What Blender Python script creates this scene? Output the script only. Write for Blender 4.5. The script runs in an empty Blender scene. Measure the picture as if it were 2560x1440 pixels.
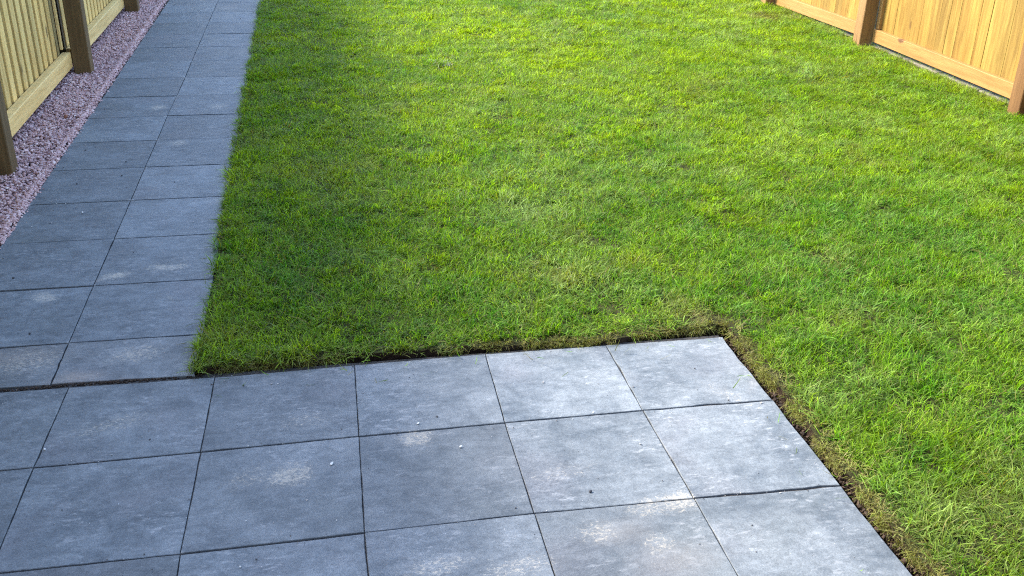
import bpy, bmesh, math, random
import numpy as np
from mathutils import Matrix, Vector

random.seed(7)
rng = np.random.default_rng(11)
scene = bpy.context.scene
COL = scene.collection
R = math.radians

# ------------------------------------------------------------------ camera
F_PX = 2510.571
CAM_O = np.array([0.35802, -2.68054, 1.52523])
CAM_F = np.array([0.17760603, 0.88459449, -0.43121767])
CAM_R = np.array([0.98204088, -0.18765584, 0.01951928])
CAM_D = np.array([-0.06365386, -0.42694012, -0.90203676])
cam_data = bpy.data.cameras.new('camera')
cam_data.sensor_width = 36.0
cam_data.lens = 36.0 * F_PX / 2560.0
cam_data.clip_start = 0.05
cam_data.clip_end = 500.0
camera = bpy.data.objects.new('camera', cam_data)
COL.objects.link(camera)
m3 = Matrix((CAM_R, -CAM_D, -CAM_F)).transposed()
camera.matrix_world = Matrix.Translation(Vector(CAM_O)) @ m3.to_4x4()
scene.camera = camera

# ------------------------------------------------------------------ sky, sun, exposure
SUN_DIR = Vector((-1.0, 0.50, 0.955)).normalized()          # towards the sun
SUN_EL = math.asin(SUN_DIR.z)
SUN_AZ = math.atan2(SUN_DIR.x, SUN_DIR.y)
world = bpy.data.worlds.new('World')
scene.world = world
world.use_nodes = True
wn = world.node_tree
wn.nodes.clear()
w_out = wn.nodes.new('ShaderNodeOutputWorld')
w_bg = wn.nodes.new('ShaderNodeBackground')
w_sky = wn.nodes.new('ShaderNodeTexSky')
w_sky.sky_type = 'NISHITA'
w_sky.sun_disc = False
w_sky.sun_elevation = SUN_EL
w_sky.sun_rotation = SUN_AZ % (2 * math.pi)
w_sky.air_density = 1.0
w_sky.dust_density = 1.6
w_sky.ozone_density = 1.0
w_bg.inputs['Strength'].default_value = 0.15
wn.links.new(w_sky.outputs[0], w_bg.inputs['Color'])
wn.links.new(w_bg.outputs[0], w_out.inputs['Surface'])
sun_data = bpy.data.lights.new('sun', 'SUN')
sun_data.energy = 1.8
sun_data.angle = R(11.0)                                     # hazy sun: the fence shadow has a wide soft edge
sun_data.color = (1.0, 0.93, 0.80)
sun = bpy.data.objects.new('sun', sun_data)
sun.rotation_euler = (-SUN_DIR).to_track_quat('-Z', 'Y').to_euler()
sun.location = (-6, 4, 8)
COL.objects.link(sun)
vs = scene.view_settings
vs.view_transform = 'Standard'
vs.look = 'None'
vs.gamma = 1.0
vs.use_curve_mapping = False
vs.exposure = 2.60
scene.render.engine = 'CYCLES'
cy = scene.cycles
cy.use_denoising = False
cy.use_adaptive_sampling = False
cy.filter_width = 1.15
cy.max_bounces = 6
cy.diffuse_bounces = 3
cy.glossy_bounces = 2
cy.transmission_bounces = 3
cy.sample_clamp_indirect = 6.0


# ------------------------------------------------------------------ helpers
def ground(px, py, z=0.0):
    """The point at height z that the photograph shows at pixel (px, py)."""
    v = CAM_F + CAM_R * (px - 1280) / F_PX + CAM_D * (py - 720) / F_PX
    t = (z - CAM_O[2]) / v[2]
    return CAM_O + v * t


def link(name, mesh, mat=None, parent=None, loc=(0, 0, 0)):
    o = bpy.data.objects.new(name, mesh)
    COL.objects.link(o)
    if mat is not None and len(mesh.materials) == 0:
        mesh.materials.append(mat)
    if parent is not None:
        o.parent = parent
    o.location = loc
    return o


def tag(o, label=None, cat=None, group=None, kind=None):
    if label: o['label'] = label
    if cat: o['category'] = cat
    if group: o['group'] = group
    if kind: o['kind'] = kind
    return o


def empty(name, loc=(0, 0, 0)):
    o = bpy.data.objects.new(name, None)
    o.empty_display_size = 0.1
    o.location = loc
    COL.objects.link(o)
    return o


def mesh_from(name, verts, faces, smooth=False):
    me = bpy.data.meshes.new(name)
    me.from_pydata([tuple(v) for v in verts], [], faces)
    if smooth:
        me.polygons.foreach_set('use_smooth', [True] * len(me.polygons))
    me.update()
    return me


def hash2(ix, iy, s):
    h = (ix.astype(np.int64) * 374761393 + iy.astype(np.int64) * 668265263 + s * 974711) & 0x7fffffff
    h = ((h ^ (h >> 13)) * 1274126177) & 0x7fffffff
    return ((h ^ (h >> 16)) & 0xffff) / 65535.0


def vnoise(x, y, scale, seed=0, octaves=3):
    """Smooth value noise in about 0..1."""
    x = np.asarray(x, float) * scale
    y = np.asarray(y, float) * scale
    out = 0.0
    amp, tot = 1.0, 0.0
    for k in range(octaves):
        ix, iy = np.floor(x), np.floor(y)
        fx, fy = x - ix, y - iy
        fx = fx * fx * (3 - 2 * fx)
        fy = fy * fy * (3 - 2 * fy)
        s = seed + 17 * k
        a = hash2(ix, iy, s) * (1 - fx) + hash2(ix + 1, iy, s) * fx
        b = hash2(ix, iy + 1, s) * (1 - fx) + hash2(ix + 1, iy + 1, s) * fx
        out = out + amp * (a * (1 - fy) + b * fy)
        tot += amp
        amp *= 0.5
        x = x * 2.03 + 11.3
        y = y * 2.03 + 5.7
    return out / tot


def sstep(a, b, x):
    t = np.clip((x - a) / (b - a), 0, 1)
    return t * t * (3 - 2 * t)


class NT:
    """Small helper for shader node trees."""
    def __init__(self, name):
        self.mat = bpy.data.materials.new(name)
        self.mat.use_nodes = True
        self.t = self.mat.node_tree
        self.t.nodes.clear()
        self.out = self.n('ShaderNodeOutputMaterial')

    def n(self, kind, **kw):
        node = self.t.nodes.new(kind)
        for k, v in kw.items():
            setattr(node, k, v)
        return node

    def set(self, sock, val):
        if isinstance(val, bpy.types.NodeSocket):
            self.t.links.new(val, sock)
        elif val is not None:
            if sock.type == 'RGBA' and len(val) == 3:
                val = (*val, 1.0)
            sock.default_value = val

    def math(self, op, a, b=None, c=None, clamp=False):
        node = self.n('ShaderNodeMath', operation=op, use_clamp=clamp)
        self.set(node.inputs[0], a)
        if b is not None: self.set(node.inputs[1], b)
        if c is not None: self.set(node.inputs[2], c)
        return node.outputs[0]

    def vmath(self, op, a, b=None, scale=None):
        node = self.n('ShaderNodeVectorMath', operation=op)
        self.set(node.inputs[0], a)
        if b is not None: self.set(node.inputs[1], b)
        if scale is not None: self.set(node.inputs['Scale'], scale)
        return node.outputs['Value'] if op in ('LENGTH', 'DISTANCE', 'DOT_PRODUCT') else node.outputs[0]

    def noise(self, vec, scale, detail=4, rough=0.55, w=None, distort=0.0):
        node = self.n('ShaderNodeTexNoise', noise_dimensions='4D' if w is not None else '3D')
        self.set(node.inputs['Vector'], vec)
        self.set(node.inputs['Scale'], scale)
        self.set(node.inputs['Detail'], detail)
        self.set(node.inputs['Roughness'], rough)
        self.set(node.inputs['Distortion'], distort)
        if w is not None: self.set(node.inputs['W'], w)
        return node.outputs[0]

    def voronoi(self, vec, scale, feature='F1', rand=1.0, out='Distance'):
        node = self.n('ShaderNodeTexVoronoi', feature=feature)
        self.set(node.inputs['Vector'], vec)
        self.set(node.inputs['Scale'], scale)
        self.set(node.inputs['Randomness'], rand)
        return node.outputs[out]

    def ramp(self, fac, lo, hi, a=0.0, b=1.0):
        node = self.n('ShaderNodeMapRange', interpolation_type='SMOOTHSTEP')
        self.set(node.inputs['Value'], fac)
        self.set(node.inputs['From Min'], lo)
        self.set(node.inputs['From Max'], hi)
        self.set(node.inputs['To Min'], a)
        self.set(node.inputs['To Max'], b)
        return node.outputs[0]

    def mix(self, fac, a, b, mode='MIX'):
        node = self.n('ShaderNodeMix', data_type='RGBA', blend_type=mode)
        self.set(node.inputs['Factor'], fac)
        self.set(node.inputs[6], a)
        self.set(node.inputs[7], b)
        return node.outputs[2]

    def mapping(self, vec, scale=(1, 1, 1), loc=(0, 0, 0), rot=(0, 0, 0)):
        node = self.n('ShaderNodeMapping')
        self.set(node.inputs['Vector'], vec)
        node.inputs['Scale'].default_value = scale
        node.inputs['Location'].default_value = loc
        node.inputs['Rotation'].default_value = rot
        return node.outputs[0]

    def bump(self, height, strength=0.4, dist=0.002, normal=None):
        node = self.n('ShaderNodeBump')
        node.inputs['Strength'].default_value = strength
        node.inputs['Distance'].default_value = dist
        self.set(node.inputs['Height'], height)
        if normal is not None: self.set(node.inputs['Normal'], normal)
        return node.outputs[0]

    def principled(self, color, rough=0.8, spec=0.3, normal=None):
        node = self.n('ShaderNodeBsdfPrincipled')
        self.set(node.inputs['Base Color'], color)
        self.set(node.inputs['Roughness'], rough)
        node.inputs['Specular IOR Level'].default_value = spec
        if normal is not None: self.set(node.inputs['Normal'], normal)
        return node.outputs[0]

    def done(self, shader):
        self.t.links.new(shader, self.out.inputs['Surface'])
        return self.mat


# ------------------------------------------------------------------ materials
# pale lime and sand marks with places of their own: (px, py, half length, half width in metres, angle, strength)
MARKS = [(1042, 1092, .060, .045, 0, .72), (728, 1185, .085, .060, .5, .75), (620, 1195, .10, .055, .6, .40),
         (415, 668, .10, .035, 0, .70), (290, 690, .07, .040, .3, .75), (108, 742, .045, .060, .9, .70),
         (335, 885, .10, .070, .2, .55), (60, 905, .16, .10, .1, .50), (1290, 1425, .12, .05, .2, .50),
         (1640, 1265, .10, .05, .1, .55), (1700, 1255, .06, .05, .1, .75), (1090, 1415, .10, .05, .2, .5),
         (395, 268, .06, .07, 0, .7), (545, 266, .08, .07, 0, .55), (445, 358, .06, .05, 0, .6),
         (420, 745, .04, .03, 0, .3), (505, 787, .02, .04, 0, .5), (560, 500, .08, .06, 0, .45),
         (1820, 985, .10, .04, -1.0, .35), (1400, 1180, .12, .04, .2, .3), (280, 1060, .14, .05, .3, .45),
         (1490, 1330, .07, .06, .3, .5), (1640, 1355, .05, .05, -.8, .5), (760, 1050, .10, .05, .2, .35)]
# smooth sand-coloured films
FILMS = [(190, 945, .11, .045, .1, .75), (250, 955, .10, .018, .1, .6), (1900, 930, .03, .16, -.55, .35),
         (1690, 1400, .14, .08, .1, .35), (275, 693, .10, .012, .45, .55), (1560, 1330, .10, .06, .2, .3),
         (40, 890, .20, .08, .1, .30)]


def slab_material():
    m = NT('slate_grey_slab')
    tc = m.n('ShaderNodeTexCoord')
    oi = m.n('ShaderNodeObjectInfo')
    geo = m.n('ShaderNodeNewGeometry')
    w = m.math('MULTIPLY', oi.outputs['Random'], 37.0)
    vec = tc.outputs['Object']
    pos = geo.outputs['Position']
    cloud = m.noise(vec, 4.2, 6, 0.62, w=w, distort=0.5)
    stretch = m.mapping(vec, scale=(1.0, 2.1, 1.0), rot=(0, 0, R(24)))
    marble = m.noise(stretch, 11.0, 8, 0.66, w=w, distort=0.9)
    fine = m.noise(vec, 240.0, 3, 0.7, w=w)
    mid = m.noise(vec, 60.0, 4, 0.7, w=w)
    tone = m.math('ADD', m.math('MULTIPLY', m.ramp(cloud, .32, .68), .58),
                  m.math('MULTIPLY', m.ramp(marble, .34, .66), .42))
    col = m.mix(tone, (0.062, 0.076, 0.088), (0.182, 0.201, 0.213))
    purple = m.ramp(m.noise(vec, 3.0, 3, .5, w=m.math('ADD', w, 9.0)), .50, .75, 0, .35)
    col = m.mix(purple, col, (0.150, 0.142, 0.152))
    green = m.ramp(m.noise(vec, 2.6, 3, .5, w=m.math('ADD', w, 19.0)), .52, .78, 0, .35)
    col = m.mix(green, col, (0.125, 0.140, 0.135))
    grain = m.math('ADD', m.math('MULTIPLY', fine, .55), m.math('MULTIPLY', mid, .55))
    col = m.mix(1.0, col, m.ramp(grain, .30, .78, .72, 1.28), 'MULTIPLY')
    # faint lime bloom in short streaks
    streak = m.noise(m.mapping(vec, scale=(1.0, 2.6, 1.0), rot=(0, 0, R(20))), 34.0, 5, 0.6, w=w, distort=0.6)
    patch = m.ramp(m.noise(vec, 5.5, 3, .5, w=m.math('ADD', w, 4.0)), .42, .64)
    bloom = m.math('MULTIPLY', m.ramp(streak, .52, .68), patch)
    col = m.mix(m.math('MULTIPLY', bloom, .45), col, (0.36, 0.37, 0.375))
    specks = m.ramp(m.voronoi(vec, 46.0), .035, .075, 1.0, 0.0)
    specks = m.math('MULTIPLY', specks, m.ramp(m.noise(vec, 9.0, 2, w=w), .58, .66))
    col = m.mix(m.math('MULTIPLY', specks, .8), col, (0.50, 0.50, 0.48))
    pits = m.ramp(m.voronoi(m.vmath('ADD', vec, (3.3, 1.7, 0)), 31.0), .030, .060, 1.0, 0.0)
    pits = m.math('MULTIPLY', pits, m.ramp(m.noise(vec, 7.0, 2, w=m.math('ADD', w, 2.0)), .55, .62))
    col = m.mix(m.math('MULTIPLY', pits, .75), col, (0.03, 0.03, 0.033))
    # marks with their own place on the paving
    warp = m.vmath('ADD', pos, m.vmath('SCALE', m.n_color(pos, 16.0), scale=0.06))
    total = None
    film = None
    for lst, hard in ((MARKS, True), (FILMS, False)):
        acc = None
        for (px, py, a, b, ang, st) in lst:
            c = ground(px, py)
            v = m.vmath('SUBTRACT', warp, (c[0] + .03, c[1] + .03, 0.03))
            v = m.mapping(v, rot=(0, 0, -ang))
            v = m.vmath('MULTIPLY', v, (1 / a, 1 / b, 0.0))
            d = m.ramp(m.vmath('LENGTH', v), .25 if hard else .0, 1.25 if hard else 1.15, st, 0.0)
            acc = d if acc is None else m.math('MAXIMUM', acc, d)
        if hard: total = acc
        else: film = acc
    flake = m.noise(m.mapping(pos, scale=(1.0, 1.7, 1.0), rot=(0, 0, R(-30))), 80.0, 5, 0.65, distort=0.9)
    flakes = m.ramp(m.math('ADD', flake, m.math('MULTIPLY', total, .30)), .62, .78)
    flakes = m.math('MULTIPLY', flakes, m.ramp(total, .03, .25))
    col = m.mix(m.math('MULTIPLY', total, .20), col, (0.36, 0.35, 0.32))
    col = m.mix(m.math('MULTIPLY', film, .65), col, (0.30, 0.255, 0.215))
    col = m.mix(m.math('MULTIPLY', flakes, .66), col, (0.41, 0.375, 0.31))
    # chipped pale corners
    sep = m.n('ShaderNodeSeparateXYZ')
    m.set(sep.inputs[0], vec)
    ax = m.math('ABSOLUTE', sep.outputs[0])
    ay = m.math('ABSOLUTE', sep.outputs[1])
    corner = m.math('ADD', m.math('ADD', ax, ay), m.math('MULTIPLY', m.noise(vec, 40.0, 3, .6, w=w), .06))
    corner = m.ramp(corner, .428, .442)
    col = m.mix(m.math('MULTIPLY', corner, .55), col, (0.45, 0.45, 0.43))
    col = m.mix(1.0, col, oi.outputs['Color'], 'MULTIPLY')
    h = m.math('ADD', m.math('MULTIPLY', marble, 1.0), m.math('ADD', m.math('MULTIPLY', mid, .22), m.math('MULTIPLY', fine, .10)))
    nrm = m.bump(h, 0.55, 0.006)
    rough = m.ramp(cloud, .3, .7, .62, .82)
    return m.done(m.principled(col, rough, 0.32, nrm))


def n_color(self, vec, scale):
    node = self.n('ShaderNodeTexNoise')
    self.set(node.inputs['Vector'], vec)
    node.inputs['Scale'].default_value = scale
    node.inputs['Detail'].default_value = 3
    return node.outputs['Color']


NT.n_color = n_color


def soil_material(name, a, b, scale=60.0, disp=0.01):
    m = NT(name)
    pos = m.n('ShaderNodeNewGeometry').outputs['Position']
    n1 = m.noise(pos, scale, 6, .7)
    n2 = m.noise(pos, 6.0, 3, .5)
    col = m.mix(m.ramp(n1, .3, .7), a, b)
    col = m.mix(m.ramp(n2, .3, .7, 0, .4), col, a)
    return m.done(m.principled(col, .95, .1, m.bump(n1, .9, disp)))


def grass_material():
    m = NT('lawn_grass_blades')
    def att(nm, typ):
        a = m.n('ShaderNodeAttribute', attribute_name=nm, attribute_type=typ)
        return a.outputs['Fac']
    tone, dry, pale = att('tone', 'INSTANCER'), att('dry', 'INSTANCER'), att('pale', 'INSTANCER')
    blade, along = att('blade', 'GEOMETRY'), att('along', 'GEOMETRY')
    col = m.mix(tone, (0.040, 0.170, 0.008), (0.255, 0.365, 0.012))
    col = m.mix(m.ramp(blade, 0.0, 1.0, 0.0, .45), col, (0.170, 0.310, 0.022))
    col = m.mix(m.math('MULTIPLY', pale, .8), col, (0.180, 0.275, 0.070))
    vary = m.math('FRACT', m.math('MULTIPLY', blade, 7.31))
    col = m.mix(1.0, col, m.ramp(vary, 0.0, 1.0, .32, 1.55), 'MULTIPLY')
    straw = m.math('MULTIPLY', m.ramp(blade, .93, .95), .55)
    dryf = m.math('MAXIMUM', m.math('MULTIPLY', dry, m.ramp(blade, 0.0, .9, 1.0, .65)), straw)
    strawc = m.mix(blade, (0.105, 0.060, 0.026), (0.31, 0.225, 0.095))
    col = m.mix(dryf, col, strawc)
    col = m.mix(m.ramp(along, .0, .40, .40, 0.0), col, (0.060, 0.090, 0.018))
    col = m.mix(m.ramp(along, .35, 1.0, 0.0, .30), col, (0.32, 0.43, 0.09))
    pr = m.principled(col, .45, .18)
    tr = m.n('ShaderNodeBsdfTranslucent')
    tcol = m.mix(1.0, col, (1.40, 1.40, .30), 'MULTIPLY')
    m.set(tr.inputs['Color'], tcol)
    mx = m.n('ShaderNodeMixShader')
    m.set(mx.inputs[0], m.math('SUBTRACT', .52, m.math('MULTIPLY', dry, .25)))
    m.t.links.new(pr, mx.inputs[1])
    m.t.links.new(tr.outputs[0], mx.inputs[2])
    return m.done(mx.outputs[0])


def stone_material(name, cols, attr=True):
    m = NT(name)
    a = m.n('ShaderNodeAttribute', attribute_name='tone', attribute_type='INSTANCER').outputs['Fac']
    tc = m.n('ShaderNodeTexCoord')
    n = m.noise(tc.outputs['Object'], 1.6, 4, .6)
    ramp = m.n('ShaderNodeValToRGB')
    m.set(ramp.inputs[0], a)
    el = ramp.color_ramp.elements
    el[0].position, el[0].color = 0.0, (*cols[0], 1)
    el[1].position, el[1].color = 1.0, (*cols[-1], 1)
    for k, c in enumerate(cols[1:-1]):
        e = el.new((k + 1) / (len(cols) - 1))
        e.color = (*c, 1)
    col = m.mix(1.0, ramp.outputs[0], m.ramp(n, .25, .75, .75, 1.25), 'MULTIPLY')
    return m.done(m.principled(col, .8, .25, m.bump(n, .3, .003)))


def wood_material(name, dark, light, knot, across='y', knots=True, green=0.0):
    """Pine with the grain along local z, the board's face spanned by z and one more axis."""
    m = NT(name)
    tc = m.n('ShaderNodeTexCoord')
    oi = m.n('ShaderNodeObjectInfo')
    w = m.math('MULTIPLY', oi.outputs['Random'], 53.0)
    vec = tc.outputs['Object']
    sv = m.mapping(vec, scale=(1, 1, .055))
    bend = m.noise(m.mapping(vec, scale=(1, 1, .35)), 7.0, 3, .5, w=w)
    rings = m.noise(m.vmath('ADD', sv, m.vmath('SCALE', m.n_vec(bend), scale=.05)), 42.0, 5, .62, w=w)
    fine = m.noise(m.mapping(vec, scale=(1, 1, .03)), 330.0, 3, .6, w=w)
    broad = m.noise(m.mapping(vec, scale=(1, 1, .12)), 11.0, 3, .55, w=w)
    f = m.math('ADD', m.math('MULTIPLY', m.ramp(rings, .32, .68), .6), m.math('MULTIPLY', m.ramp(broad, .3, .7), .4))
    col = m.mix(f, dark, light)
    col = m.mix(1.0, col, m.ramp(fine, .25, .75, .82, 1.14), 'MULTIPLY')
    if green:
        col = m.mix(m.ramp(m.noise(vec, 9.0, 3, .6, w=m.math('ADD', w, 3.0)), .50, .70, 0, green), col, (0.10, 0.115, 0.045))
    if knots:
        kv = m.mapping(vec, scale=(1.0, 1.0, .42))
        kv = m.vmath('ADD', kv, m.vmath('SCALE', m.n_vec(w), scale=1.7))
        kd = m.math('ADD', m.voronoi(kv, 6.2), m.math('MULTIPLY', m.noise(vec, 40.0, 3, .6, w=w), .08))
        col = m.mix(m.ramp(kd, .10, .24, .45, 0.0), col, light)
        col = m.mix(m.ramp(kd, .10, .190, .9, 0.0), col, knot)
    col = m.mix(1.0, col, oi.outputs['Color'], 'MULTIPLY')
    h = m.math('ADD', rings, m.math('MULTIPLY', fine, .5))
    return m.done(m.principled(col, .68, .28, m.bump(h, .45, .0018)))


def n_vec(self, val):
    node = self.n('ShaderNodeCombineXYZ')
    for k in range(3):
        self.set(node.inputs[k], val)
    return node.outputs[0]


NT.n_vec = n_vec

M_SLAB = slab_material()
M_SOIL = soil_material('dark_topsoil', (0.012, 0.008, 0.006), (0.050, 0.032, 0.020))
M_TURF = soil_material('turf_thatch', (0.020, 0.022, 0.008), (0.060, 0.055, 0.020), 90.0)
M_SAND = soil_material('jointing_grit', (0.022, 0.021, 0.021), (0.090, 0.085, 0.080), 140.0, .004)
M_BED = soil_material('gravel_bed', (0.020, 0.016, 0.018), (0.09, 0.07, 0.08), 90.0)
M_GRASS = grass_material()
M_STONE = stone_material('mauve_gravel', [(0.22, 0.135, 0.135), (0.46, 0.300, 0.295), (0.58, 0.410, 0.400), (0.68, 0.530, 0.510), (0.78, 0.68, 0.64)])
M_CLOD = stone_material('soil_clod', [(0.014, 0.009, 0.006), (0.035, 0.022, 0.014), (0.07, 0.045, 0.028)])
M_GRIT = stone_material('pale_grit', [(0.06, 0.06, 0.065), (0.20, 0.19, 0.19), (0.45, 0.44, 0.42), (0.75, 0.74, 0.70)])
M_BOARD = wood_material('golden_pine_board', (0.150, 0.080, 0.011), (0.32, 0.205, 0.044), (0.085, 0.036, 0.008))
M_RAIL_R = wood_material('peach_pine_rail', (0.22, 0.118, 0.032), (0.33, 0.195, 0.064), (0.10, 0.045, 0.02))
M_POST_R = wood_material('brown_pine_post', (0.165, 0.088, 0.030), (0.32, 0.190, 0.075), (0.10, 0.05, 0.02), knots=False)
M_SLAT = wood_material('pale_treated_slat', (0.58, 0.395, 0.12), (0.82, 0.615, 0.235), (0.16, 0.11, 0.04), green=.12)
M_BACK = wood_material('back_slat', (0.036, 0.022, 0.008), (0.070, 0.045, 0.017), (0.08, 0.05, 0.02), green=.3)  # very dark timber: the shade in the slat gaps is put into this colour
M_RAIL_L = wood_material('pale_treated_rail', (0.60, 0.41, 0.14), (0.81, 0.61, 0.255), (0.20, 0.14, 0.06), green=.05)
M_POST_L = wood_material('brown_treated_post', (0.085, 0.052, 0.020), (0.175, 0.115, 0.048), (0.07, 0.04, 0.015), knots=False)


def concrete_material():
    m = NT('weathered_concrete')
    pos = m.n('ShaderNodeNewGeometry').outputs['Position']
    n1 = m.noise(pos, 26.0, 6, .65)
    n2 = m.noise(pos, 150.0, 3, .6)
    col = m.mix(m.ramp(n1, .35, .7), (0.08, 0.068, 0.045), (0.19, 0.17, 0.125))
    col = m.mix(m.ramp(n2, .60, .72, 0, .6), col, (0.06, 0.055, 0.03))
    return m.done(m.principled(col, .9, .2, m.bump(n1, .6, .006)))


M_CONC = concrete_material()

# ------------------------------------------------------------------ ground
gm = mesh_from('ground', [(-40, -40, -.065), (40, -40, -.065), (40, 40, -.065), (-40, 40, -.065)], [(0, 1, 2, 3)])
tag(link('ground', gm, M_SOIL), kind='structure')

# ------------------------------------------------------------------ paving
S = 0.4
MEAS = {(-1, 0): (172, 968), (0, 0): (537, 942), (1, 0): (886, 912), (2, 0): (1213, 884), (3, 0): (1514, 862), (4, 0): (1806, 841),
        (-1, 1): (83, 1169), (0, 1): (501, 1129), (1, 1): (897, 1090), (2, 1): (1262, 1056), (3, 1): (1607, 1025), (4, 1): (1932, 999),
        (0, 2): (450, 1384), (1, 2): (911, 1331), (2, 2): (1336, 1283), (3, 2): (1735, 1245), (4, 2): (2102, 1213)}
GRID = {}
CORR = {k: ground(*v)[:2] - np.array([k[0] * S, -k[1] * S]) for k, v in MEAS.items()}
NI0, NI1, NJ = -2, 4, 5
for i in range(NI0, NI1 + 1):
    for j in range(NJ + 1):
        key = (i, j)
        if key in CORR:
            c = CORR[key]
        else:
            near = min(CORR, key=lambda k: abs(k[0] - i) + 1.5 * abs(k[1] - j))
            c = CORR[near] * 0.9
        GRID[key] = np.array([i * S, -j * S]) + c


def slab_mesh(name, corners, gaps, rag, thick=0.036, chamfer=0.0013, n=8, chips=()):
    """A slab from four ground corners (counter-clockwise), shrunk by half the joint, with worn, slightly uneven arrises."""
    cs = [np.array(c, float) for c in corners]
    cen = sum(cs) / 4
    ring = []
    for a in range(4):
        p, q = cs[a], cs[(a + 1) % 4]
        d = (q - p) / np.linalg.norm(q - p)
        nin = np.array([-d[1], d[0]])
        prev = cs[(a - 1) % 4]
        dp = (p - prev) / np.linalg.norm(p - prev)
        nprev = np.array([-dp[1], dp[0]])
        ga, gb = gaps[a % 2] / 2, gaps[(a + 1) % 2] / 2
        start = p + nin * ga + nprev * gb
        nxt = cs[(a + 2) % 4]
        dn = (nxt - q) / np.linalg.norm(nxt - q)
        nnext = np.array([-dn[1], dn[0]])
        end = q + nin * ga + nnext * gb
        for k in range(n):
            t = k / n
            w = 0.0
            if k > 0:
                w = abs(random.gauss(0, rag))
                if random.random() < .07:
                    w += rag * 2.0
            else:
                w = random.uniform(.2, 1.0) * .0015
            ring.append(start * (1 - t) + end * t + nin * w)
    N = len(ring)
    verts, faces = [], []
    c3 = lambda p, z: (p[0] - cen[0], p[1] - cen[1], z)
    for p in ring:
        inn = p + (cen - p) / np.linalg.norm(cen - p) * chamfer * random.uniform(.7, 1.8)
        verts.append(c3(inn, 0.0))
    for p in ring: verts.append(c3(p, -chamfer * .9))
    for p in ring: verts.append(c3(p, -thick))
    faces.append(tuple(range(N)))
    for a in range(N):
        b = (a + 1) % N
        faces.append((a, a + N, b + N, b))
        faces.append((a + N, a + 2 * N, b + 2 * N, b + N))
    return mesh_from(name, verts, faces), cen


def add_slab(parent, corners, gap=.006, rag=.0009, col=1.0, tint=(1, 1, 1), dz=None):
    me, cen = slab_mesh('paving_slab', corners, gap, rag)
    o = link('paving_slab', me, M_SLAB, parent)
    o.location = (cen[0], cen[1], random.uniform(-.0015, .0012) if dz is None else dz)
    o.rotation_euler = (random.gauss(0, .0014), random.gauss(0, .0014), 0)
    v = col * random.uniform(.82, 1.10)
    o.color = (v * tint[0], v * tint[1], v * tint[2], 1)
    return o


def bed(name, x0, x1, y0, y1, z, mat):
    me = mesh_from(name, [(x0, y0, -.06), (x1, y0, -.06), (x1, y1, -.06), (x0, y1, -.06), (x0, y0, z), (x1, y0, z), (x1, y1, z), (x0, y1, z)],
                   [(4, 5, 6, 7), (0, 1, 5, 4), (1, 2, 6, 5), (2, 3, 7, 6), (3, 0, 4, 7)])
    return tag(link(name, me, mat), kind='structure')


patio = bed('patio', -.861, 1.585, -2.1, .0115, -.0058, M_SAND)
for i in range(NI0, NI1):
    for j in range(NJ):
        q = [GRID[(i, j + 1)], GRID[(i + 1, j + 1)], GRID[(i + 1, j)], GRID[(i, j)]]
        rag = .0022 if (i == NI1 - 1) else .0006
        light = {(2, 0): 1.10, (3, 0): 1.02, (1, 0): .93, (0, 0): .97, (-1, 0): .93, (0, 1): 1.0, (1, 1): .95}.get((i, j), 1.0)
        add_slab(patio, q, (.0044, .0017), rag, light)

PTH = -0.0046
PC0 = np.array([-1.1348, -.4439]) * S
PW, PL = 1.009 * S, 1.0745 * S
PU = np.array([math.cos(PTH), math.sin(PTH)])
PV = np.array([-math.sin(PTH), math.cos(PTH)])
CENT = [(172, 855), (233, 714), (285, 597), (326, 502), (362, 418), (392, 351), (417, 290), (442, 240), (463, 194)]
def path_pt(a, n):
    p = PC0 + PU * a * PW + PV * n * PL
    if 1 <= n <= len(CENT):
        p = p + .7 * (ground(*CENT[n - 1])[:2] - (PC0 + PV * n * PL))
    return p
path = bed('path', -.853, -.062, .012, 9.7, -.0080, M_SAND)
for n in range(1, 22):
    for a in (-1, 0):
        q = [path_pt(a, n), path_pt(a + 1, n), path_pt(a + 1, n + 1), path_pt(a, n + 1)]
        add_slab(path, q, (.0064, .0024), .0006, .96, (.97, 1.0, 1.03))
yb0, yb1 = ground(0, 973)[1], ground(488, 941)[1]
for a in (-1, 0):
    b0, b1 = path_pt(a, 1).copy(), path_pt(a + 1, 1).copy()
    ga_, gb_ = ground(120, 961), ground(488, 938)
    f = lambda x: ga_[1] - .003 + (x - ga_[0]) * (gb_[1] - ga_[1]) / (gb_[0] - ga_[0])
    q = [np.array([b0[0], f(b0[0])]), np.array([b1[0], f(b1[0])]), b1, b0]
    add_slab(path, q, (.0060, .0030), .0016, 1.0, (1.02, 1.0, .99))

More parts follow.
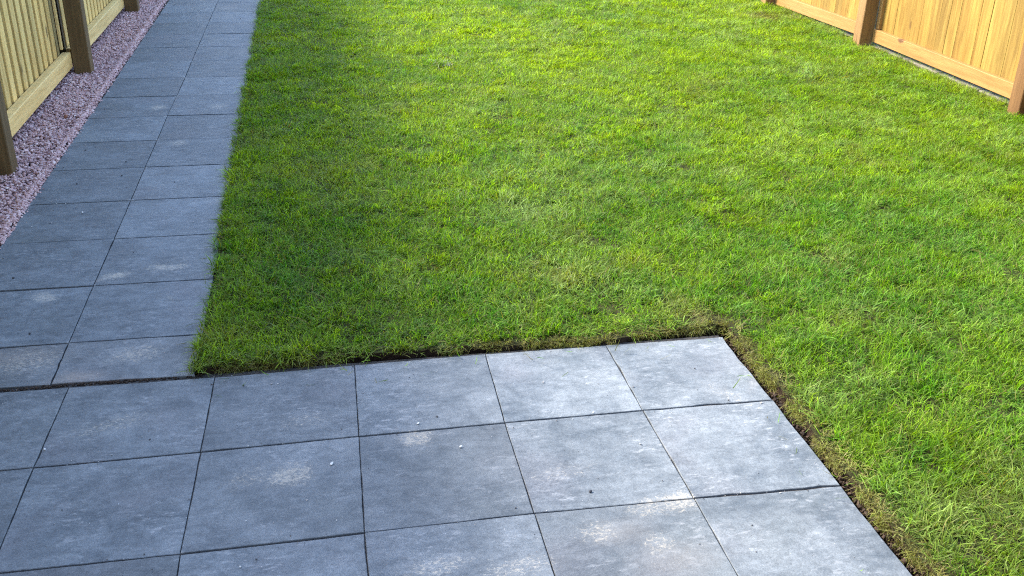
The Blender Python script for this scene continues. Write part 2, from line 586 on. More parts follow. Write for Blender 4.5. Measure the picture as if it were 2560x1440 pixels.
# ------------------------------------------------------------------ scatter by points
def scatter(name, pts, rots, scales, attrs, sources, mat, which):
    """One object whose geometry nodes set SOURCES[which] at each point."""
    me = bpy.data.meshes.new(name)
    n = len(pts)
    me.vertices.add(n)
    me.vertices.foreach_set('co', np.asarray(pts, np.float32).ravel())
    def addf(nm, arr):
        a = me.attributes.new(nm, 'FLOAT', 'POINT')
        a.data.foreach_set('value', np.asarray(arr, np.float32))
    for k, v in attrs.items(): addf(k, v)
    a = me.attributes.new('rot', 'FLOAT_VECTOR', 'POINT')
    a.data.foreach_set('vector', np.asarray(rots, np.float32).ravel())
    a = me.attributes.new('scl', 'FLOAT_VECTOR', 'POINT')
    a.data.foreach_set('vector', np.asarray(scales, np.float32).ravel())
    a = me.attributes.new('which', 'INT', 'POINT')
    a.data.foreach_set('value', np.asarray(which, np.int32))
    me.update()
    o = link(name, me, mat)
    ng = bpy.data.node_groups.new(name + '_nodes', 'GeometryNodeTree')
    ng.interface.new_socket('Geometry', in_out='INPUT', socket_type='NodeSocketGeometry')
    ng.interface.new_socket('Geometry', in_out='OUTPUT', socket_type='NodeSocketGeometry')
    N = ng.nodes
    gi, go = N.new('NodeGroupInput'), N.new('NodeGroupOutput')
    g2i = N.new('GeometryNodeGeometryToInstance')
    for s in reversed(sources):
        so = bpy.data.objects.new(s.name, s)
        inf = N.new('GeometryNodeObjectInfo')
        inf.inputs['Object'].default_value = so
        inf.inputs['As Instance'].default_value = False
        ng.links.new(inf.outputs['Geometry'], g2i.inputs[0])
    iop = N.new('GeometryNodeInstanceOnPoints')
    def named(nm, typ):
        x = N.new('GeometryNodeInputNamedAttribute')
        x.data_type = typ
        x.inputs['Name'].default_value = nm
        return x.outputs['Attribute']
    iop.inputs['Pick Instance'].default_value = True
    ng.links.new(gi.outputs[0], iop.inputs['Points'])
    ng.links.new(g2i.outputs[0], iop.inputs['Instance'])
    ng.links.new(named('which', 'INT'), iop.inputs['Instance Index'])
    e2r = N.new('FunctionNodeEulerToRotation')
    ng.links.new(named('rot', 'FLOAT_VECTOR'), e2r.inputs[0])
    ng.links.new(e2r.outputs[0], iop.inputs['Rotation'])
    ng.links.new(named('scl', 'FLOAT_VECTOR'), iop.inputs['Scale'])
    ng.links.new(iop.outputs[0], go.inputs[0])
    mod = o.modifiers.new('scatter', 'NODES')
    mod.node_group = ng
    return o


# ------------------------------------------------------------------ lawn
def left_edge(y):                        # beside the path
    y = np.asarray(y, float)
    gap = .020 * sstep(.18, .32, y) * (1 - sstep(.72, .95, y)) + .002
    return -.052 + gap + (vnoise(y, y * 0 + 3.1, 6.0, 5) - .5) * .022

def front_edge(x):                       # along the far side of the patio
    x = np.asarray(x, float)
    return .030 - .014 * (1 - sstep(-.03, .10, x)) + (vnoise(x, x * 0 + 8.2, 5.0, 6) - .5) * .030 - .012 * sstep(.75, .95, x) * (1 - sstep(1.2, 1.35, x)) + .012 * sstep(1.25, 1.45, x)

def side_edge(y):                        # along the patio's lawn side
    y = np.asarray(y, float)
    return 1.629 + (vnoise(y, y * 0 + 1.7, 6.0, 9) - .5) * .030

X1, Y1, Y0 = 4.40, 9.8, -2.4
out = []
for y in np.arange(Y1, .05, -.06): out.append((float(left_edge(y)), float(y)))
for x in np.arange(-.03, 1.64, .025): out.append((float(x), float(front_edge(x))))
for y in np.arange(.03, Y0, -.025): out.append((float(side_edge(y)), float(y)))
out += [(X1, Y0), (X1, Y1)]
lv = [(x, y, .012 + (random.uniform(-.004, .004) if k < len(out) - 2 else 0)) for k, (x, y) in enumerate(out)]
nb = len(lv)
lv += [(x + random.uniform(-.006, .006), y + random.uniform(-.006, .006), -.02) for x, y in out]
lv += [(x, y, -.064) for x, y in out]
lf = [tuple(range(nb))]
for a in range(nb):
    b = (a + 1) % nb
    lf += [(b, a, a + nb, b + nb), (b + nb, a + nb, a + 2 * nb, b + 2 * nb)]
lme = mesh_from('lawn', lv, lf)
lme.materials.append(M_TURF)
lme.materials.append(M_SOIL)
for p in lme.polygons:
    p.material_index = 0 if len(p.vertices) > 4 else 1
tag(link('lawn', lme), kind='structure')


def tuft_mesh(k, nblades, r, hmin, hmax, wmin, wmax, segs=4, flop=1.0):
    g = np.random.default_rng(100 + k)
    verts, faces, blade, along = [], [], [], []
    for b in range(nblades):
        ang = g.uniform(0, 2 * math.pi)
        rad = r * math.sqrt(g.uniform())
        bx, by = rad * math.cos(ang), rad * math.sin(ang)
        L = g.uniform(hmin, hmax)
        wd = g.uniform(wmin, wmax)
        dirn = g.uniform(0, 2 * math.pi)
        lean0 = abs(g.normal(.30, .35)) * flop
        curl = g.uniform(.4, 2.1) * flop
        twist = g.uniform(-.7, .7)
        d2 = np.array([math.cos(dirn), math.sin(dirn)])
        sd = np.array([-math.sin(dirn + twist), math.cos(dirn + twist)])
        px, pz = 0.0, 0.0
        bid = g.uniform()
        base = len(verts)
        for s in range(segs + 1):
            t = s / segs
            hw = wd * .5 * (1 - t ** 2.2 * .9) if s < segs else 0
            c = np.array([bx, by]) + d2 * px
            if s < segs:
                verts.append((c[0] - sd[0] * hw, c[1] - sd[1] * hw, pz - .004))
                verts.append((c[0] + sd[0] * hw, c[1] + sd[1] * hw, pz - .004))
                blade += [bid, bid]; along += [t, t]
            else:
                verts.append((c[0], c[1], pz - .004))
                blade.append(bid); along.append(1.0)
            th = min(lean0 + curl * (t + .5 / segs), 2.3)
            px += L / segs * math.sin(th)
            pz += L / segs * math.cos(th)
        for s in range(segs - 1):
            a = base + 2 * s
            faces.append((a, a + 1, a + 3, a + 2))
        a = base + 2 * (segs - 1)
        faces.append((a, a + 1, a + 2))
    me = mesh_from('grass_tuft', verts, faces, smooth=True)
    for nm, arr in (('blade', blade), ('along', along)):
        at = me.attributes.new(nm, 'FLOAT', 'POINT')
        at.data.foreach_set('value', np.asarray(arr, np.float32))
    me.materials.append(M_GRASS)
    return me


TUFTS = [tuft_mesh(k, 25, .025, .024, .052, .0016, .0030) for k in range(8)]
TUFTS += [tuft_mesh(20 + k, 16, .030, .040, .075, .0022, .0042) for k in range(4)]
TUFTS += [tuft_mesh(40 + k, 22, .022, .014, .036, .0010, .0020, flop=1.5) for k in range(3)]     # short matted thatch

DRY = [(1745, 790, .09, 1.0), (1690, 750, .07, .55), (1640, 785, .06, .3), (1880, 860, .04, .8), (1420, 690, .10, .40), (1340, 650, .07, .3),
       (1800, 800, .06, .9), (1920, 40, .28, .7), (1540, 650, .12, .25), (2400, 1300, .2, .25), (1960, 930, .05, .7), (2450, 190, .25, .25)]
PALE = [(1290, 530, .20, .8), (1990, 180, .35, .7), (690, 330, .13, .8), (1000, 700, .14, .5), (2070, 1000, .10, .8), (940, 230, .2, .5),
        (2200, 310, .25, .7), (560, 560, .05, .4), (1230, 430, .2, .5), (2170, 960, .12, .5), (950, 990, .1, .4), (1700, 930, .1, .4), (900, 640, .15, .4)]


def blobs(x, y, lst, warp):
    o = np.zeros_like(x)
    for (px, py, r, s) in lst:
        c = ground(px, py, .03)
        d = np.hypot(x - c[0], y - c[1]) / r + (warp - .5) * .9
        o = np.maximum(o, s * (1 - sstep(.25, 1.05, d)))
    return o


def lawn_points(density, x0, x1, y0, y1):
    n = int(density * (x1 - x0) * (y1 - y0))
    x = rng.uniform(x0, x1, n)
    y = rng.uniform(y0, y1, n)
    keep = (x > left_edge(y) - .004) & (x < 4.36) & np.where(x < side_edge(y) + .004, y > front_edge(x) - .004, True)
    keep &= ~((x < side_edge(y) - .0) & (y < front_edge(x) - .0))
    return x[keep], y[keep]


xs, ys = [], []
for (d, x0, x1, y0, y1) in ((2200, -.06, 4.4, -1.75, 2.2), (1700, -.06, 4.4, 2.2, 4.2), (1350, -.06, 4.4, 4.2, 7.4), (500, -.06, 4.4, 7.4, 9.7)):
    a, b = lawn_points(d, x0, x1, y0, y1)
    xs.append(a); ys.append(b)
gx, gy = np.concatenate(xs), np.concatenate(ys)
NG = len(gx)
hn = vnoise(gx, gy, 7.0, 21, 3)
wn_ = vnoise(gx, gy, 9.0, 33, 2)
dry = blobs(gx, gy, DRY, wn_) + .25 * sstep(.66, .80, vnoise(gx, gy, 4.0, 41, 3))
pale = blobs(gx, gy, PALE, wn_) + .55 * sstep(.58, .75, vnoise(gx, gy, 2.3, 55, 3))
gc_ = ground(1400, 130)  # yellow glow of backlit grass, painted into the tone around this point
tone = np.clip(.02 + .26 * np.exp(-((gx - gc_[0]) ** 2 / 2.6 + (gy - gc_[1]) ** 2 / 9.0)) + vnoise(gx, gy, 1.1, 61, 2) * .85 + (vnoise(gx, gy, 11.0, 65, 2) - .5) * .8 + (vnoise(gx, gy, 4.5, 67, 2) - .5) * .5 + rng.normal(0, .12, NG), 0, 1)
ed_l = gx - left_edge(gy)
ed_f = np.where(gx < 1.66, gy - front_edge(gx), 9.0)
ed_s = np.where(gy < .05, gx - side_edge(gy), 9.0)
corner_d = np.hypot(gx - 1.65, gy - .03)
rim = np.minimum(np.minimum(ed_f, ed_s), corner_d)
dry = np.maximum(dry, .85 * (1 - sstep(.002, .017, rim)) * (.35 + .65 * sstep(.4, .9, gx)))
dry = np.maximum(dry, .4 * (1 - sstep(.03, .10, 4.33 - gx)))
dry = np.clip(dry, 0, 1)
pale = np.clip(pale, 0, 1)
hs = .38 + .95 * hn
hs *= 1 - .50 * sstep(.3, 1.0, dry)
hs *= .72 + .28 * sstep(0, .05, rim)
hs *= 1 - .45 * sstep(.0, .16, .16 - (4.33 - gx))
wid = np.where(gy > 4.2, 1.25, np.where(gy > 2.2, 1.1, 1.0)) * rng.uniform(.85, 1.2, NG)
which = rng.integers(0, 8, NG)
coarse = rng.uniform(0, 1, NG) < (.08 + .45 * pale)
which = np.where(coarse, rng.integers(8, 12, NG), which)
which = np.where((dry > .45) & (rng.uniform(0, 1, NG) < .75), rng.integers(12, 15, NG), which)
fa = vnoise(gx, gy, 5.0, 71, 2) * 4 * math.pi
tilt = .05 + .40 * vnoise(gx, gy, 8.0, 77, 2)
rx = np.cos(fa) * tilt + rng.normal(0, .22, NG)
ry = np.sin(fa) * tilt + rng.normal(0, .22, NG)
over = 1 - sstep(0, .03, ed_l)                                  # hangs over the path's edge
ry = ry - .45 * over * sstep(.7, 1.1, gy)
rots = np.stack([rx, ry, rng.uniform(0, 2 * math.pi, NG)], 1)
# rotation order x, y, z: spin first would tilt with the tuft, so turn the tilt by the spin
cz, sz = np.cos(rots[:, 2]), np.sin(rots[:, 2])
tx, ty = rx * cz + ry * sz, -rx * sz + ry * cz
rots[:, 0], rots[:, 1] = tx, ty
pz = np.full(NG, .012) + (hn - .5) * .012
grass = scatter('lawn_grass', np.stack([gx, gy, pz], 1), rots, np.stack([wid, wid, hs], 1),
                {'tone': tone, 'dry': dry, 'pale': pale}, TUFTS, M_GRASS, which)
tag(grass, 'short green lawn grass between the path, the patio and the golden fence', 'grass', kind='stuff')

# brown thatch and roots hanging from the cut turf edge
ex = np.concatenate([rng.uniform(.02, 1.66, 900), side_edge(np.zeros(1))[0] + rng.normal(0, .004, 700)])
ey = np.concatenate([np.zeros(900), rng.uniform(-1.6, .03, 700)])
ey[:900] = front_edge(ex[:900]) + rng.normal(.002, .005, 900)
ex[900:] = side_edge(ey[900:]) + rng.normal(.002, .005, 700)
ne = len(ex)
keep = vnoise(ex, ey, 14.0, 91, 2) > np.where(np.arange(ne) < 900, .50 - .12 * sstep(.6, 1.2, ex), .36)
ex, ey = ex[keep], ey[keep]
ne = len(ex)
rots = np.stack([rng.normal(0, .5, ne), rng.normal(0, .5, ne), rng.uniform(0, 6.28, ne)], 1)
sc = rng.uniform(.5, 1.0, ne)
th = scatter('turf_edge_thatch', np.stack([ex, ey, rng.uniform(-.006, .010, ne)], 1), rots, np.stack([sc, sc, sc], 1),
             {'tone': rng.uniform(0, 1, ne), 'dry': rng.uniform(.75, 1, ne), 'pale': np.zeros(ne)}, TUFTS[12:15], M_GRASS, rng.integers(0, 3, ne))
tag(th, 'brown dead grass along the cut edge of the turf', 'dry grass', kind='stuff')


# ------------------------------------------------------------------ gravel, clods, grit
def stone_mesh(k, flat=.65, sub=1):
    g = random.Random(300 + k)
    bm = bmesh.new()
    bmesh.ops.create_icosphere(bm, subdivisions=sub, radius=1.0)
    ax = (g.uniform(.8, 1.15), g.uniform(.55, .9), flat * g.uniform(.75, 1.1))
    cuts = [(Vector((g.gauss(0, 1), g.gauss(0, 1), g.gauss(0, 1))).normalized(), g.uniform(.45, .8)) for _ in range(9)]
    for v in bm.verts:
        for nrm, d in cuts:
            e = v.co.dot(nrm) - d
            if e > 0: v.co -= nrm * e
        v.co = Vector((v.co.x * ax[0], v.co.y * ax[1], v.co.z * ax[2]))
    me = bpy.data.meshes.new('stone')
    bm.to_mesh(me)
    bm.free()
    return me


STONES = [stone_mesh(k, sub=2) for k in range(9)]
for s in STONES: s.materials.append(M_STONE)
CLODS = [stone_mesh(50 + k) for k in range(5)]
for s in CLODS: s.materials.append(M_CLOD)
GRITS = [stone_mesh(70 + k) for k in range(5)]
for s in GRITS: s.materials.append(M_GRIT)


def rnd_rot(n, flat=1.0):
    return np.stack([rng.normal(0, .5 * flat, n), rng.normal(0, .5 * flat, n), rng.uniform(0, 6.28, n)], 1)


bed('gravel_strip', -1.40, -.862, -2.4, 9.7, -.030, M_BED)
def stones(n, y0, y1):
    x = rng.uniform(-1.33, -.832, n)
    y = rng.uniform(y0, y1, n)
    e = -.846 + (vnoise(y, y * 0 + 2.2, 3.0, 95) - .5) * .02
    k = (x < e) | (rng.uniform(0, 1, n) < .10)
    return x[k], y[k]
sx, sy = [], []
for n, y0, y1 in ((31000, .6, 4.0), (27000, 4.0, 7.2), (5000, 7.2, 9.6), (24000, -2.3, .6)):
    a, b = stones(n, y0, y1)
    sx.append(a); sy.append(b)
sx.append(rng.uniform(-.875, -.800, 4200)); sy.append(rng.uniform(-2.05, -.0, 4200))
sx.append(rng.uniform(-.885, -.850, 1500)); sy.append(rng.uniform(.4, 7.4, 1500))
sx, sy = np.concatenate(sx), np.concatenate(sy)
ns = len(sx)
size = np.clip(rng.lognormal(math.log(.0070), .34, ns), .0035, .014)
spill = sx > -.862
size = np.where(spill, size * .9, size)
szv = np.where(spill, rng.uniform(-.006, .005, ns), np.maximum(rng.uniform(-.022, .002, ns), -.022 + .020 * sstep(-.92, -.875, sx)) + .006 * sstep(-.92, -.87, sx) + (vnoise(sx, sy, 3.0, 97) - .5) * .014)
gv = scatter('gravel', np.stack([sx, sy, szv], 1), rnd_rot(ns), np.stack([size] * 3, 1), {'tone': np.clip(rng.normal(.44, .20, ns), 0, 1)},
             STONES, M_STONE, rng.integers(0, len(STONES), ns))
tag(gv, 'pinkish mauve gravel between the pale slatted fence and the path', 'gravel', kind='stuff')

# dark crumbs of soil in the gap round the turf
cx = np.concatenate([rng.uniform(-.03, 1.66, 900), 1.60 + rng.uniform(.0, .055, 1500), -.05 + rng.uniform(0, .03, 300)])
cyy = np.concatenate([.0 + rng.uniform(.0, .035, 900), rng.uniform(-1.6, .03, 1500), rng.uniform(.05, 1.0, 300)])
jx = rng.uniform(-.8, -.03, 420)
cx = np.concatenate([cx, jx])
cyy = np.concatenate([cyy, .004 + rng.normal(0, .004, 420)])
nc = len(cx)
csz = np.clip(rng.lognormal(math.log(.005), .45, nc), .002, .013)
cz_ = np.where(np.arange(nc) < 900, rng.uniform(-.05, -.02, nc), rng.uniform(-.028, -.006, nc))
cz_ = np.where(np.arange(nc) >= 2400, -.045, cz_)
cz_ = np.where(np.arange(nc) >= 2700, -.0035, cz_)
csz = np.where(np.arange(nc) >= 2700, np.minimum(csz, .0045), csz)
cl = scatter('soil_crumbs', np.stack([cx, cyy, cz_], 1), rnd_rot(nc), np.stack([csz] * 3, 1), {'tone': rng.uniform(0, 1, nc)}, CLODS, M_CLOD, rng.integers(0, 5, nc))
tag(cl, 'dark soil crumbs in the gap between paving and turf', 'soil', kind='stuff')

# fine grit lying on the slabs
px_ = np.concatenate([rng.uniform(-.75, 1.58, 260), rng.uniform(-.84, -.07, 190), -.84 + np.abs(rng.normal(0, .10, 260)), rng.uniform(-.75, 1.58, 160)])
py_ = np.concatenate([rng.uniform(-1.3, -.02, 260), rng.uniform(.05, 6.4, 190), rng.uniform(.6, 6.4, 260), rng.integers(0, 4, 160) * -.4 + rng.normal(-.004, .012, 160)])
py_ = np.minimum(py_, np.where(px_ > -.05, -.02, 99))
npb = len(px_)
gsz = np.clip(rng.lognormal(math.log(.0017), .42, npb), .0009, .0045)
gt = scatter('grit', np.stack([px_, py_, gsz * .4], 1), rnd_rot(npb, .4), np.stack([gsz] * 3, 1), {'tone': rng.uniform(0, 1, npb) ** 2.0}, GRITS, M_GRIT, rng.integers(0, 5, npb))
tag(gt, 'tiny pale and dark grit scattered over the paving', 'grit', kind='stuff')


# cut blades lying on the paving near the turf
CLIPS = [tuft_mesh(140 + k, 1, .001, .030, .060, .0018, .0030, flop=.7) for k in range(6)]
qx = np.concatenate([rng.uniform(0, 1.55, 26), 1.60 - np.abs(rng.normal(0, .05, 22)), -.06 - np.abs(rng.normal(0, .04, 34))])
qy = np.concatenate([-.008 - np.abs(rng.normal(0, .07, 26)), rng.uniform(-1.3, -.02, 22), rng.uniform(.1, 5.5, 34)])
nq = len(qx)
qr = np.stack([np.full(nq, R(84)), np.zeros(nq), rng.uniform(0, 6.28, nq)], 1)
gc = scatter('grass_clippings', np.stack([qx, qy, np.full(nq, .004)], 1), qr, np.full((nq, 3), .85), {'tone': rng.uniform(0, 1, nq), 'dry': rng.choice([0.0, .9], nq), 'pale': np.zeros(nq)}, CLIPS, M_GRASS, rng.integers(0, 6, nq))
tag(gc, 'loose cut grass blades lying on the paving beside the turf', 'grass clippings', kind='stuff')


# ------------------------------------------------------------------ fences
def board_mesh(name, sx_, sy_, sz_, bev=.002):
    """A sawn timber: length along z, origin at its foot, arrises eased."""
    bm = bmesh.new()
    bmesh.ops.create_cube(bm, size=1.0)
    for v in bm.verts:
        v.co = Vector((v.co.x * sx_, v.co.y * sy_, (v.co.z + .5) * sz_))
    if bev:
        bmesh.ops.bevel(bm, geom=list(bm.edges), offset=bev, segments=1, affect='EDGES')
    me = bpy.data.meshes.new(name)
    bm.to_mesh(me)
    bm.free()
    return me


def tinted(o, lo=.88, hi=1.1, warm=.03):
    v = random.uniform(lo, hi)
    w = random.uniform(-warm, warm)
    o.color = (v * (1 + w), v, v * (1 - w), 1)
    return o


# --- slatted fence beside the gravel
lf_root = empty('slatted_fence', (-1.055, 0, -.03))
tag(lf_root, 'pale treated timber fence of upright slats standing in mauve gravel', 'fence')
FX = -1.055


def put(root, name, me, mat, loc, rot=(0, 0, 0)):
    o = link(name, me, mat, root)
    rl = root.location
    o.location = (loc[0] - rl.x, loc[1] - rl.y, loc[2] - rl.z)
    o.rotation_euler = rot
    return o


POST_L = [-1.90, .01, 1.935, 3.855, 5.91, 7.85, 9.75]             # near face of each post
wide_me = board_mesh('post_gap_light_stop', .014, .150, 1.68, .002)
post_me = board_mesh('post', .100, .100, 1.93, .004)
post_r_me = board_mesh('post', .100, .100, 1.93, .004)
stile_l_me = board_mesh('stile', .034, .040, 1.72, .002)
stile_r_me = board_mesh('stile', .034, .040, 1.66, .002)
slat_me = board_mesh('slat', .018, .072, 1.68, .0025)
back_me = board_mesh('back_slat', .014, .100, 1.68, .002)
stile_me = board_mesh('stile', .034, .040, 1.72, .002)
batten_me = board_mesh('batten', .016, .022, 1.66, .002)
H0 = 1.80
for k, y in enumerate(POST_L):
    o = tinted(put(lf_root, 'post', post_me, M_POST_L, (FX, y + .05, -.06), (random.gauss(0, .004), random.gauss(0, .004), 0)), .9, 1.05)
    tinted(put(lf_root, 'post_gap_light_stop', wide_me, M_BACK, (-1.2390, y + .05, .085)), .9, 1.05)  # unseen board added behind each post to stop sun leaking past
rails = {}
for k in range(len(POST_L) - 1):
    ya, yb = POST_L[k] + .10, POST_L[k + 1]
    L = yb - ya
    for z, hgt in ((.038, .092), (.92, .075), (1.74, .070)):
        key = (round(L, 3), hgt)
        if key not in rails:
            rails[key] = board_mesh('rail', hgt, .050, L - .004, .004)
        tinted(put(lf_root, 'rail', rails[key], M_RAIL_L, (-1.131, ya + .002, z + hgt / 2), (-math.pi / 2, 0, math.pi / 2 * 0)), .92, 1.08).rotation_euler = (R(-90), 0, 0)
    for o in [c for c in lf_root.children if c.name.startswith('rail')]:
        pass
    # stiles at both ends with a light batten against the far post
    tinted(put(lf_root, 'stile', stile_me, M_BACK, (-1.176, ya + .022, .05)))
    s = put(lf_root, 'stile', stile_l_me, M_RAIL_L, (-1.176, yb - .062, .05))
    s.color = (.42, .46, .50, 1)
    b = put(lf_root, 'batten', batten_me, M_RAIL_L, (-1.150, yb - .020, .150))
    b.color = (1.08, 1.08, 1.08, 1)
    gb = board_mesh('base_light_stop', .220, .020, L + .096, .002)  # unseen board added behind the bottom rail to stop sun leaking under
    put(lf_root, 'base_light_stop', gb, M_BACK, (-1.262, ya - .048, .080), (R(-90), 0, 0))
    n = int(round((L - .14) / .116))
    step = (L - .14) / n
    for q in range(n):
        yy = ya + .05 + step * (q + .5)
        tinted(put(lf_root, 'slat', slat_me, M_SLAT, (-1.168, yy + random.gauss(0, .003), .085), (random.gauss(0, .0016), 0, 0)), .82, 1.12, .04)
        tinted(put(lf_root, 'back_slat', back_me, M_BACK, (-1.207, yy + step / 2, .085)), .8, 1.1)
    for yy in (ya + .048, yb - .048):  # end slats added to stop sun leaking through beside the posts
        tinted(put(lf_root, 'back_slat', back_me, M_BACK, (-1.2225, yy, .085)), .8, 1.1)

# --- close-boarded fence across the lawn
rf_root = empty('boarded_fence', (4.27, 0, 0))
tag(rf_root, 'golden pine close-boarded fence standing along the edge of the lawn', 'fence')
POST_R = [(4.21, .37), (4.217, 2.198), (4.226, 4.03), (4.250, 5.73), (4.255, 7.55), (4.26, 9.4)]   # near, lawn-side corner of each post
bme = {}
for k, (x, y) in enumerate(POST_R):
    o = put(rf_root, 'post', post_r_me, M_POST_R, (x + .05, y + .05, -.05), (random.gauss(0, .004), random.gauss(0, .006), 0))
    tinted(o, .9, 1.05)
    if k == 1: o.color = (.55, .48, .42, 1)
rail_r, gboard = {}, {}
for k in range(len(POST_R) - 1):
    (xa, ya), (xb, yb) = POST_R[k], POST_R[k + 1]
    ya += .10
    L = yb - ya
    drop = {2: -.022, 3: -.030, 4: -.03}.get(k, 0.0)
    slope = {2: -1.1}.get(k, 0.0)
    xm = (xa + xb) / 2 + .098
    yaw = math.atan2(-(xb - xa), L)
    for z, hgt in ((.050, .090), (.92, .075), (1.74, .07)):
        key = (round(L, 3), hgt)
        if key not in rail_r:
            rail_r[key] = board_mesh('rail', hgt, .036, L - .006, .003)
        o = put(rf_root, 'rail', rail_r[key], M_RAIL_R, (xm + .018, ya + .003, z + hgt / 2 + (.0 if slope else drop)), (R(-90 + slope), 0, 0))
        tinted(o, .95, 1.05)
    n = int(round((L - .05) / .100))
    step = L / n
    key = round(step, 4)
    if key not in bme: bme[key] = board_mesh('board', .016, step - .0009, 1.70, .0012)
    for q in range(n):
        o = put(rf_root, 'board', bme[key], M_BOARD, (xm + .030 + .016 + random.gauss(0, .0009), ya + step * (q + .5), .075 + drop), (random.gauss(0, .0012), 0, 0))
        tinted(o, .78, 1.12, .05)
    o = put(rf_root, 'stile', stile_r_me, M_RAIL_R, (xm + .030, yb - .024, .142 + drop))
    o.color = (.95, .95, .95, 1)
    # low concrete footing in short blocks under the rail
    nb_ = 4
    for q in range(nb_):
        lb = L / nb_
        key = round(lb, 4)
        if key not in gboard: gboard[key] = board_mesh('footing_block', .055, .05, lb - .008, .006)
        o = put(rf_root, 'footing_block', gboard[key], M_CONC, (xm + .022 + random.gauss(0, .004), ya + lb * q + .004, .000 + drop * .7 + random.gauss(0, .002)), (R(-90), 0, random.gauss(0, .006)))

# orientation of horizontal timbers: local x runs vertically after the turn
for root in (lf_root, rf_root):
    for o in root.children:
        if o.name.startswith(('rail', 'base_light_stop', 'footing_block')):
            o.rotation_euler = (Matrix.Rotation(o.rotation_euler.z, 3, 'Z') @ Matrix.Rotation(o.rotation_euler.x, 3, 'X') @ Matrix.Rotation(R(90), 3, 'Z')).to_euler()

# ------------------------------------------------------------------ assumed house wall, unseen behind the camera; added to darken camera-facing sides
def brick_material():
    m = NT('dark_red_brick')
    tc = m.n('ShaderNodeTexCoord')
    v = m.mapping(tc.outputs['Object'], rot=(R(90), 0, 0))
    b = m.n('ShaderNodeTexBrick')
    m.set(b.inputs['Vector'], v)
    b.inputs['Color1'].default_value = (.115, .050, .036, 1)
    b.inputs['Color2'].default_value = (.085, .036, .028, 1)
    b.inputs['Mortar'].default_value = (.16, .145, .125, 1)
    b.inputs['Scale'].default_value = 1.0
    b.inputs['Mortar Size'].default_value = .006
    b.inputs['Brick Width'].default_value = .225
    b.inputs['Row Height'].default_value = .075
    return m.done(m.principled(b.outputs['Color'], .9, .2))


HY = -3.75
def wall_box(bm, x0, x1, y0, y1, z0, z1):
    vs_ = [bm.verts.new(p) for p in ((x0, y0, z0), (x1, y0, z0), (x1, y1, z0), (x0, y1, z0), (x0, y0, z1), (x1, y0, z1), (x1, y1, z1), (x0, y1, z1))]
    for f_ in ((0, 3, 2, 1), (4, 5, 6, 7), (0, 1, 5, 4), (1, 2, 6, 5), (2, 3, 7, 6), (3, 0, 4, 7)):
        bm.faces.new([vs_[q] for q in f_])
bm = bmesh.new()
for (x0, x1, z0, z1) in ((-1.3, -.35, -.06, 5.2), (-.35, 1.45, 2.1, 5.2), (1.45, 4.4, -.06, .9), (1.45, 2.3, .9, 2.1), (3.5, 4.4, .9, 2.1), (1.45, 4.4, 2.1, 5.2)):
    wall_box(bm, x0, x1, HY - .3, HY, z0, z1)
hm = bpy.data.meshes.new('unseen_house_wall')
bm.to_mesh(hm); bm.free()
house = tag(link('unseen_house_wall', hm, brick_material()), kind='structure')
dk = NT('dark_glass')
dk.done(dk.principled((.02, .022, .025), .08, .5))
for nm, (x0, x1, z0, z1) in (('patio_door', (-.35, 1.45, -.05, 2.1)), ('window', (2.3, 3.5, .9, 2.1))):  # assumed door and window in the unseen wall
    bm = bmesh.new()
    wall_box(bm, x0, x1, HY - .16, HY - .12, z0, z1)
    pm = bpy.data.meshes.new(nm)
    bm.to_mesh(pm); bm.free()
    link(nm, pm, dk.mat, house)

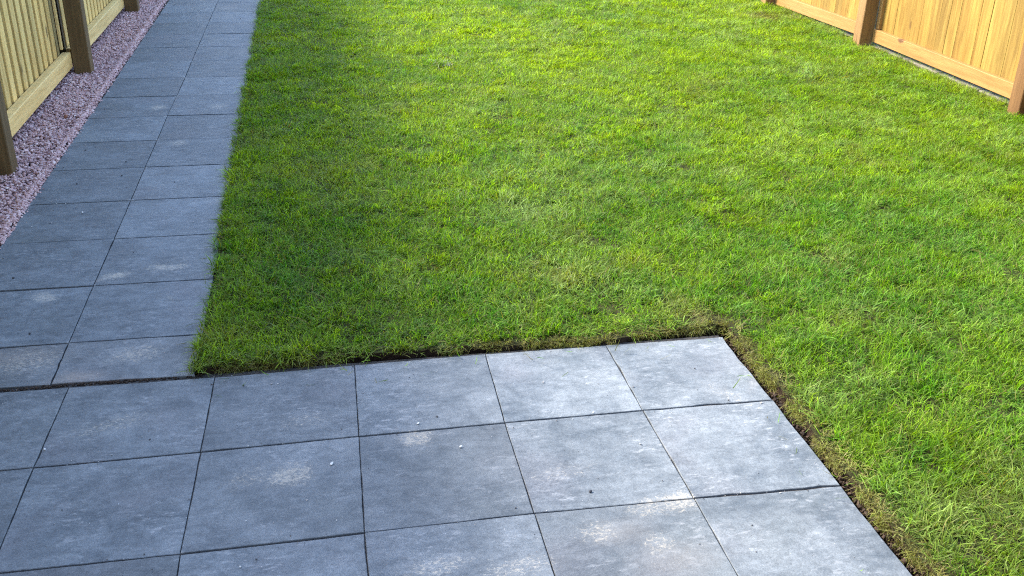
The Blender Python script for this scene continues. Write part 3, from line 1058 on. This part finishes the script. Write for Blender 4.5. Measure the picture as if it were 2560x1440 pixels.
# ------------------------------------------------------------------ small single things
def pebble(px, py, r, mat_cols, label, group, k, z=0.0):
    me = stone_mesh(400 + k, .7, 2)
    me.polygons.foreach_set('use_smooth', [True] * len(me.polygons))
    m = NT('pebble_surface')
    tc = m.n('ShaderNodeTexCoord')
    n = m.noise(tc.outputs['Object'], 1.5, 4, .6)
    m.done(m.principled(m.mix(m.ramp(n, .3, .7), *mat_cols), .7, .3))
    c = ground(px, py, z)
    o = link('pebble', me, m.mat, None, (c[0], c[1], z + r * .42))
    o.scale = (r, r, r)
    o.rotation_euler = (0, 0, random.uniform(0, 6))
    return tag(o, label, 'pebble', group)


WHITE = ((.55, .55, .53), (.78, .78, .75))
DARK = ((.03, .03, .035), (.08, .08, .09))
pebble(830, 1161, .0062, WHITE, 'small white pebble lying alone on a patio slab near cream flaking', None, 1)
for k, (px, py) in enumerate(((206, 532), (112, 1125), (1152, 1118), (1045, 1060))):
    pebble(px, py, .0050, WHITE, 'tiny off-white pebble lying on grey paving', 'pale pebbles on the paving', 2 + k)
for k, (px, py) in enumerate(((214, 376), (193, 460), (305, 440), (315, 405), (75, 835), (1476, 1230), (34, 697))):
    pebble(px, py, .0060, DARK, 'dark grey pebble lying by itself on a sunny patio slab' if px == 1476 else 'dark grey pebble lying on the shaded garden path', None if px == 1476 else 'dark pebbles on the path', 12 + k)
pebble(165, 294, .016, ((.16, .055, .03), (.34, .17, .11)), 'round reddish brown stone among the mauve gravel', None, 30, .004)

# pale dead tuft in the middle of the lawn
c = ground(1108, 158, .03)
dm = tuft_mesh(90, 46, .055, .035, .085, .002, .0045, flop=1.3)
md = NT('bleached_grass')
bl = md.n('ShaderNodeAttribute', attribute_name='blade').outputs['Fac']
md.done(md.principled(md.mix(bl, (0.16, 0.15, 0.11), (0.42, 0.41, 0.33)), .6, .3))
dm.materials.clear()
tag(link('dead_grass_tuft', dm, md.mat, None, (c[0], c[1], .022)), 'bleached grey dead tuft lying in the bright green lawn', 'grass tuft')

# a clump of dry moss wedged in the wide joint where path meets patio
c = ground(252, 953)
mm = tuft_mesh(95, 60, .020, .008, .022, .0012, .0022, flop=1.6)
mo = NT('dry_moss')
bl = mo.n('ShaderNodeAttribute', attribute_name='blade').outputs['Fac']
mo.done(mo.principled(mo.mix(bl, (0.05, 0.035, 0.018), (0.17, 0.12, 0.06)), .8, .1))
mm.materials.clear()
o = tag(link('moss_clump', mm, mo.mat, None, (c[0], c[1], -.006)), 'small brown moss clump in the joint between path and patio', 'moss')
o.scale = (1.6, .6, .8)
